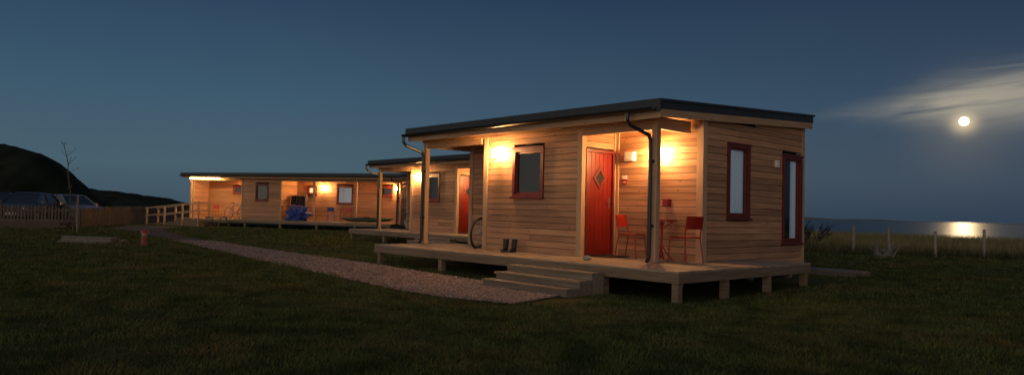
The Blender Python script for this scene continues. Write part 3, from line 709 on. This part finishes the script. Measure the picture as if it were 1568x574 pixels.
mb.ball((12.4,24,GZ+.1),.3,0,14,8,(1,.8,.7),.6); mb.obj('driftwood_stump',[mat_wood('driftwood',(.1,.09,.075),(.2,.18,.15),(5,5,12),knots=False)])
def shrub(name,loc,h,n,mat,spread=.5,seed=1):
    random.seed(seed); mb=MB(); z=float(gz(*loc))
    def br(p,d,l,r,k):
        q=p+d*l; mb.cyl(p,q,r,r*.6,4)
        if k>0:
            for _ in range(3): br(p+d*l*random.uniform(.4,1),(d+Vector((random.uniform(-1,1),random.uniform(-1,1),random.uniform(-.4,.8)))*.8).normalized(),l*.62,r*.6,k-1)
    for _ in range(n): br(Vector((loc[0]+random.uniform(-.15,.15),loc[1]+random.uniform(-.15,.15),z)),Vector((random.uniform(-1,1)*spread,random.uniform(-1,1)*spread,1)).normalized(),h*.45,.022,3)
    return mb.obj(name,[mat])
shrub('bare_shrub',(11.6,27.8),1.5,8,mat_plain('dark_twig',(.02,.018,.015),.9),.6,5)
# ---------------------------------------------------------------- grass
def blades(name,x,y,h,wd,lean,mat):
    n=len(x); z=gz(x,y)-.005; a=rng.random(n)*6.283; la=rng.random(n)*6.283; l=lean*h*rng.random(n)
    dx=np.cos(a)*wd/2; dy=np.sin(a)*wd/2
    V=np.zeros((n,3,3)); V[:,0]=np.stack([x-dx,y-dy,z],1); V[:,1]=np.stack([x+dx,y+dy,z],1); V[:,2]=np.stack([x+np.cos(la)*l,y+np.sin(la)*l,z+h],1)
    return tri_mesh(name,V.reshape(-1,3),np.arange(3*n).reshape(-1,3),mat)
def grass_mat(name,g1,g2,dry,dp_,ns=.45):
    m,nt,b=newmat(name); g=N(nt,'ShaderNodeNewGeometry')
    cc=ramp(nt,g.outputs['Random Per Island'],[(0,g1),(1,g2)])
    f=tex_noise(nt,ns,4); cc=mixc(nt,ramp(nt,f,[(dp_,(0,0,0)),(dp_+.2,(.9,.9,.9))]),cc,dry)
    g2_=tex_noise(nt,2.3,5); cc=mixc(nt,ramp(nt,g2_,[(.38,(.75,.75,.75)),(.58,(0,0,0))]),cc,(g1[0]*.45,g1[1]*.5,g1[2]*.5))
    nt.links.new(cc,b.inputs['Base Color']); b.inputs['Roughness'].default_value=.8; b.inputs['Specular IOR Level'].default_value=.15
    return m
def clear(x,y,tall=False):
    k=pathdist(x,y)>(-.03 if not tall else .3)
    for O,A in ((O1,A1),(O2,A1)):
        ca,sa=math.cos(A),math.sin(A); lx=(x-O[0])*ca+(y-O[1])*sa; ly=-(x-O[0])*sa+(y-O[1])*ca
        k&=~((lx>-6.9)&(lx<1.4)&(ly>-1.2)&(ly<5)); k&=~((lx>-2.05)&(lx<.05)&(ly>-2.2)&(ly<-1))
    O,A=O3,A3; ca,sa=math.cos(A),math.sin(A); lx=(x-O[0])*ca+(y-O[1])*sa; ly=-(x-O[0])*sa+(y-O[1])*ca
    k&=~((lx>-2.5)&(lx<14.4)&(ly>-1.6)&(ly<5)); return k
n=330000
u=rng.random(n); y=3.3*(40/3.3)**(u**1.0); x=(rng.random(n)*2-1)*y*.82
k=clear(x,y); x=x[k];y=y[k]
cl_=np.sin(x*1.7+np.sin(y*1.3))*np.sin(y*1.9+np.cos(x*.9))
h=(.018+.028*rng.random(len(x))**1.5+.012*cl_)*(1+y/22); wd=.0055*(1+y/5)
blades('lawn_grass',x,y,np.maximum(h,.012),wd,1.2,grass_mat('lawn_blade',(.052,.074,.018),(.14,.165,.048),(.20,.145,.058),.50,.6))
n=16000; c_=rng.integers(0,300,n); cx=(rng.random(300)*2-1)*11; cy=4.6+rng.random(300)**1.5*15
x=cx[c_]+rng.normal(0,.10,n); y=cy[c_]+rng.normal(0,.10,n); k=clear(x,y); x=x[k];y=y[k]
blades('grass_tufts',x,y,.05+.08*rng.random(len(x)),.008+0*x,1.0,grass_mat('tuft_blade',(.03,.055,.012),(.08,.11,.03),(.11,.09,.03),.6))
n=90000; x=7+rng.random(n)*48; y=28.5+32*rng.random(n)**1.6; y=y-.2*(x-7)*(y<42)*(1-(y-28.5)/13.5)
k=clear(x,y,True); x=x[k];y=y[k]
blades('tall_meadow_grass',x,y,.3+.35*rng.random(len(x)),.025+0*x,.6,grass_mat('meadow_blade',(.12,.13,.05),(.30,.26,.12),(.38,.30,.14),.45))
n=5000; k_=rng.random(n); x=np.where(k_<.5,7+rng.random(n)*18,8+rng.random(n)*16); y=28-.205*(x-6.5)+rng.normal(0,.25,n)
k=clear(x,y); x=x[k];y=y[k]
blades('fence_line_grass',x,y,.2+.25*rng.random(len(x)),.018+0*x,.6,grass_mat('fence_blade',(.05,.06,.02),(.14,.13,.06),(.2,.16,.08),.5))
